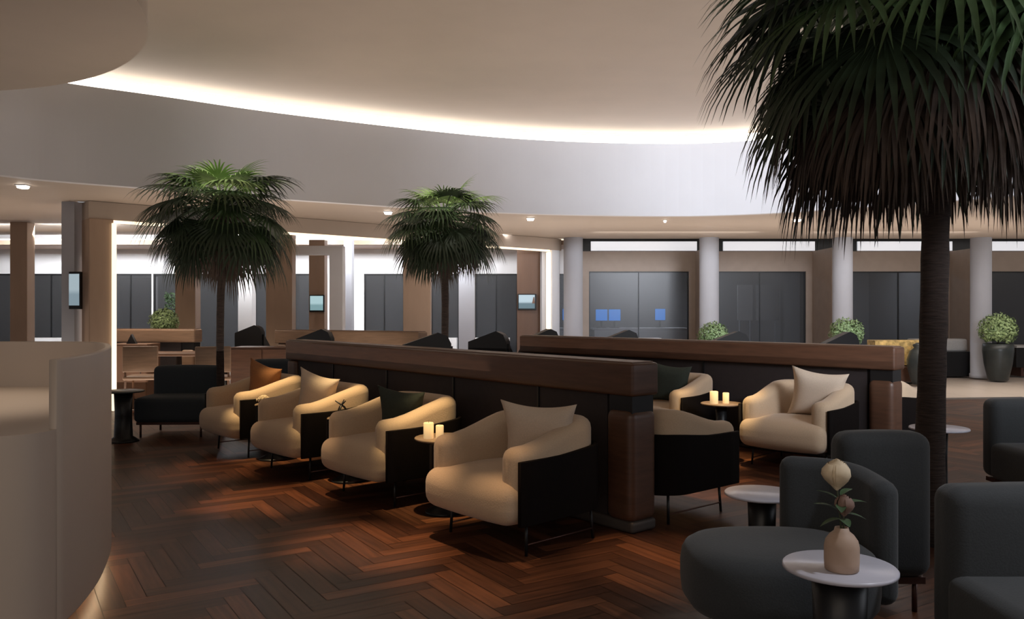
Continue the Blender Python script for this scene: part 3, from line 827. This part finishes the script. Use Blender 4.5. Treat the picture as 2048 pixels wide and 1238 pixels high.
def bench(x, y, w, d_, h, lb, m, top=None):
    t = thing('console_table', lb, 'console', (x, y, 0))
    MB().box((0, 0, h - .02), (w, d_, .04)).build('table_top', top or m, t, .005)
    for sx in (-1, 1): MB().box((sx * (w / 2 - .05), 0, (h - .04) / 2), (.06, d_ - .06, h - .04)).build('leg', m, t)
    MB().box((0, 0, h * .5), (w - .16, d_ - .1, .03)).build('shelf', m, t)
    return t
bench(4.83, 11.9, .9, .4, .69, 'wooden console carrying the shrub right of the second column', 'wood')
bench(2.78, 11.4, .7, .4, .70, 'wooden console carrying the shrub beside the dark seat', 'wood')
bench(-5.86, 13.9, .9, .4, .62, 'wooden console carrying the shrub at the left', 'wood')
# dark hedge column
t = thing('tall_hedge', 'narrow dark green hedge plant beside the post at the left', 'plant', (-6.95, 16.9, 0))
rnd = random.Random(9); mb = MB()
for k in range(900):
    a = rnd.uniform(0, 2 * PI); z = rnd.uniform(.45, 1.7); q = .14 * rnd.uniform(.7, 1.1); c = Vector((q * math.cos(a), q * math.sin(a), z)); e1 = Vector((rnd.gauss(0, 1), rnd.gauss(0, 1), rnd.gauss(0, 1))).normalized(); e2 = e1.orthogonal().normalized()
    mb.add([c - e1 * .03, c + e2 * .015, c + e1 * .03, c - e2 * .015], [(0, 1, 2, 3)])
mb.build('foliage', 'hedge', t); MB().lathe([(.11, 0), (.15, .42), (.13, .42)], n=24).build('pot', 'pot', t); MB().tube([(0, 0, .4), (0, 0, 1.5)], .012).build('stem', 'trunk', t)

# ------------------------------------------------------------------ dark wing chairs seen over the low walls
def wing_chair(label):
    t = thing('wing_chair', label, 'wing chair', (0, 0, 0), 0, 'dark wing chairs beyond the low walls')
    vs = [(-.34, 0), (.34, 0)]
    MB().rbox((0, .05, .32), (.46, .58, .26), .06).build('seat_cushion', 'panel', t)
    pr = [(-.26, .18), (.26, .18), (.26, .98), (.22, 1.06), (.12, 1.10), (-.26, .97)]
    MB().prism(pr, -.045, .045, Matrix.Translation((0, -.29, 0)) @ Matrix.Rotation(PI / 2, 4, 'X')).build('backrest', 'black', t, .02)
    for s_ in (-1, 1):
        pw = [(-.30, .18), (.22, .18), (.22, .58), (-.05, .66), (-.30, .96)]
        MB().prism(pw, -.03, .03, Matrix.Translation((s_ * .25, 0, 0)) @ Matrix.Rotation(PI / 2, 4, 'Z') @ Matrix.Rotation(PI / 2, 4, 'X')).build('wing', 'black', t, .015)
        for q in (-.24, .26): MB().tube([(s_ * .21, q, 0), (s_ * .20, q, .19)], .014).build('leg', 'black', t)
    return t
wc = wing_chair('dark wing chair rising over the low wall left of the wide brown post')
P = [(522, 13.6, -20, None), (655, 10.9, -20, 'dark wing chair rising over the long low wall at its left half'), (850, 9.2, 10, 'dark wing chair just left of the middle palm trunk'),
     (1003, 9.9, -30, 'dark wing chair just right of the middle palm trunk'), (1056, 10.9, 35, 'dark wing chair below the dark brown post with the sky screen'), (1216, 10.4, 20, 'dark wing chair over the low wall below the blue monitors'),
     (1430, 9.8, 15, 'dark wing chair in front of the second round shrub'), (1640, 9.6, 25, 'dark wing chair just left of the shrub on the right low wall')]
for px, y, a, lb in P:
    x = (px - 1024) * y / F
    if lb is None: wc.location = (x, y, 0); wc.rotation_euler.z = R(a)
    else: dup(wc, (x, y, 0), R(a), lb)

# café corner at the left
def cafe_chair(label, m='woodlight'):
    t = thing('cafe_chair', label, 'chair', (0, 0, 0), 0, 'wooden cafe chairs at the left')
    MB().rbox((0, 0, .45), (.44, .44, .05), .02).build('seat', m, t)
    MB().rbox((0, -.20, .70), (.44, .035, .34), .015, bulge=(0, .02, 0)).build('backrest', m, t)
    for sx in (-1, 1):
        MB().tube([(sx * .19, .19, 0), (sx * .19, .18, .43)], .013).build('leg', 'darkbrown', t)
        MB().tube([(sx * .20, -.21, 0), (sx * .19, -.18, .43), (sx * .19, -.20, .56)], .013).build('leg', 'darkbrown', t)
    return t
cc = cafe_chair('wooden cafe chair with curved back left of the dark sofa'); cc.location = (-4.90, 11.0, 0); cc.rotation_euler.z = R(10)
dup(cc, (-6.25, 11.7, 0), R(-40), 'wooden cafe chair next to the glowing portal post')
dup(cc, (-3.95, 10.9, 0), R(20), 'wooden cafe chair just left of the left palm trunk')
def cafe_table(x, y, lb, w=.9, m='darkbrown', h=.74):
    t = thing('cafe_table', lb, 'table', (x, y, 0))
    MB().rbox((0, 0, h - .02), (w, .6, .04), .01).build('table_top', m, t)
    MB().lathe([(.22, 0), (.22, .015), (.03, .03), (.03, h - .04)], n=24).build('pedestal', 'black', t)
cafe_table(-4.75, 11.75, 'dark cafe table beyond the left dark sofa')
cafe_table(-4.42, 12.75, 'dark cafe table beyond the left palm trunk', .42)
def sideboard(x, y, w, h, lb, m='wood', nd=2, d_=.45):
    t = thing('sideboard', lb, 'sideboard', (x, y, 0))
    MB().box((0, 0, h / 2 + .03), (w, d_, h - .06)).build('body', m, t, .006)
    for k in range(nd): 
        cx = -w / 2 + w / nd * (k + .5); dr = MB().box((cx, -d_ / 2 - .008, h / 2 + .03), (w / nd - .02, .016, h - .12)).build('door', m, t, .003)
        MB().tube([(cx + w / nd * .35, -d_ / 2 - .03, h * .5), (cx + w / nd * .35, -d_ / 2 - .03, h * .65)], .006).build('handle', 'black', dr)
    MB().box((0, 0, .02), (w - .08, d_ - .08, .04)).build('plinth', 'black', t)
sideboard(-5.55, 12.15, .55, .85, 'dark brown cabinet standing behind the counter end', 'darkbrown', 1)
sideboard(-3.5, 11.8, .9, .82, 'walnut sideboard behind the left palm trunk')
MBs = thing('menu_stand', 'small black menu stand on the dark cabinet behind the counter', 'menu stand', (-5.55, 12.05, .85))
MB().prism([(-.07, 0), (.07, 0), (0, .14)], -.03, .03, Matrix.Rotation(PI / 2, 4, 'X')).build('panel', 'black', MBs)
# right background lounge by the windows
t = thing('window_bench', 'black bench with pale grey cushion by the window right of the palm trunk', 'bench', (9.0, 16.9, 0))
MB().box((-.25, 0, .25), (1.15, .6, .5)).build('base', 'black', t, .01); MB().rbox((-.25, .1, .62), (1.1, .35, .26), .05).build('back_cushion', 'greyfab', t)
t = thing('window_bench', 'black bench with thin pale top by the rightmost window', 'bench', (11.0, 16.9, 0))
MB().box((0, 0, .38), (1.7, .6, .40)).build('base', 'black', t, .01); MB().box((0, 0, .60), (1.7, .62, .04)).build('top', 'greyfab', t)
for sx in (-1, 1): MB().box((sx * .7, 0, .09), (.05, .5, .18)).build('leg', 'bronze', t)
t = thing('wicker_chest', 'golden wicker chest lit warmly just left of the large palm trunk', 'chest', (7.25, 15.4, 0))
MB().box((0, 0, .55), (1.1, .35, .46)).build('body', 'gold', t, .01); MB().box((0, 0, .16), (1.3, .5, .28)).build('base', 'wood', t, .01)
t = thing('dark_urn', 'dark round urn standing in front of the golden wicker chest', 'urn', (7.32, 14.85, 0))
MB().lathe([(.10, 0), (.14, .10), (.19, .3), (.20, .45), (.15, .6), (.08, .66), (.10, .70)], n=28).build('body', 'pot', t)
MB().lathe([(.1, 0), (.1, .02), (.03, .05)], (0, 0, .70), n=20).build('lid', 'pot', t)

# ------------------------------------------------------------------ lights
def area(name, loc_, tgt, sx, sy, power, col, spread=180):
    l = bpy.data.lights.new(name, 'AREA'); l.shape = 'RECTANGLE'; l.size = sx; l.size_y = sy; l.energy = power; l.color = col; l.spread = R(spread)
    o = bpy.data.objects.new(name, l); C.objects.link(o); o.location = loc_
    o.rotation_euler = (Vector(tgt) - Vector(loc_)).to_track_quat('-Z', 'Y').to_euler(); return o
def spotl(name, loc_, tgt, power, col, size=40, blend=.6, r=.05):
    l = bpy.data.lights.new(name, 'SPOT'); l.energy = power; l.color = col; l.spot_size = R(size); l.spot_blend = blend; l.shadow_soft_size = r
    o = bpy.data.objects.new(name, l); C.objects.link(o); o.location = loc_
    o.rotation_euler = (Vector(tgt) - Vector(loc_)).to_track_quat('-Z', 'Y').to_euler(); return o
warm = (1, .72, .40); warm2 = (1, .84, .68); cool = (.86, .91, 1)
for (x, y) in TB: spotl('downlight', (x - .1, y - .5, 3.9), (x, y + .10, .5), 850, (1, .73, .38), 17, .8, .04)
spotl('downlight', (1.75, 6.7, 3.9), (1.80, 7.35, .5), 950, (1, .73, .38), 17, .8, .04)
for (x, y, p) in ((-.80, 4.75, 620), (-1.75, 5.85, 520), (-2.6, 6.9, 300), (.80, 4.45, 420), (-.15, 4.15, 260), (1.55, 6.25, 420)): spotl('downlight', (x, y, 3.95), (x, y, 0), p * 1.25, (1, .66, .38), 18, .9, .06)
area('cool_fill_high', (5.0, 1.5, 3.3), (3.2, 12.4, 3.3), 3, .8, 190, cool, 70)  # unseen cool fill added near the camera to brighten the grey wall
area('cool_fill_side', (7.6, 3.0, 2.6), (0, 7, .6), 4, 2, 50, cool)  # added cool fill from the right
area('front_fill', (-1.5, -1.5, 3.0), (-1, 6, 1.0), 5, 2, 40, warm2)
area('soffit_fill', (0, 8.5, .9), (0, 8.5, 4), 8, 5, 105, (1, .86, .74), 150)  # added fill floating mid-room to lift the ceiling and soffit, no fixture
area('low_fill', (4.5, 13.6, .3), (4.5, 13.6, 4), 12, 1.5, 150, (1, .88, .78), 160)  # unseen floor-level fill added to brighten the soffit and rear ceiling
area('low_fill', (-5, 11.2, .3), (-5, 11.2, 4), 7, 1.5, 65, (1, .84, .70), 160)  # left counterpart, also an added fill without fixture
for x in (-9, -5, -1.5): area('rear_fill', (x, 15.6, 2.9), (x, 18, 1.9), 3, .3, 110, (.97, .98, 1), 140)  # unseen fills added under the ceiling to brighten the white rear wall
for x in (3, 7, 11): area('rear_fill', (x, 15.0, 2.72), (x, 18, 1.9), 3, .3, 15, (1, .95, .9), 140)  # weaker added fills for the right facade, no fixtures
for x in (-7, -3, .5, 4, 8.5): area('office_light', (x, 20.6, 2.9), (x, 20.6, 0), 1.2, .6, 45, (.85, .92, 1))
area('tile_fill', (8.6, 13.6, 2.7), (8.6, 13.6, 0), 4, 2, 60, (1, .93, .85), 120)  # unseen fill above the pale tiles at right, no fixture
area('tile_fill', (-5.6, 12.2, 2.7), (-5.6, 12.2, 0), 1, 1, 30, (1, .85, .7), 120)  # smaller unseen fill above the tiles at left
spotl('downlight', (2.9, 2.0, 3.6), (1.05, 3.1, .45), 210, cool, 34, .9, .1)
spotl('downlight', (2.4, 1.8, 3.6), (2.2, 2.4, .45), 90, cool, 34, .9, .1)
spotl('downlight', (-2.6, 4.2, 3.35), (-2.9, 4.1, .88), 130, warm2, 50, .9, .1)
spotl('palm_light', (-3.0, 7.6, 3.9), (-3.17, 9, 2.6), 130, (1, .97, .85), 50, .8, .1)
spotl('palm_light', (-.8, 8.6, 3.9), (-.82, 9.95, 2.5), 130, (1, .97, .85), 50, .8, .1)
spotl('palm_light', (1.9, 3.4, 3.9), (2.3, 4.7, 3.0), 60, (1, .97, .85), 70, .8, .1)

w = bpy.data.worlds.new('world'); bpy.context.scene.world = w; w.use_nodes = True
w.node_tree.nodes['Background'].inputs[0].default_value = (.80, .78, .80, 1); w.node_tree.nodes['Background'].inputs[1].default_value = .31

# ------------------------------------------------------------------ camera
cam = bpy.data.cameras.new('camera'); co = bpy.data.objects.new('camera', cam); C.objects.link(co)
co.location = (0, 0, EYE); co.rotation_euler = (PI / 2, 0, 0); cam.sensor_width = 36; cam.lens = 36 * F / 2048
bpy.context.scene.camera = co
vs_ = bpy.context.scene.view_settings; vs_.view_transform = 'Standard'; vs_.look = 'None'; vs_.gamma = 1; vs_.exposure = 0
try: vs_.use_curve_mapping = False
except Exception: pass
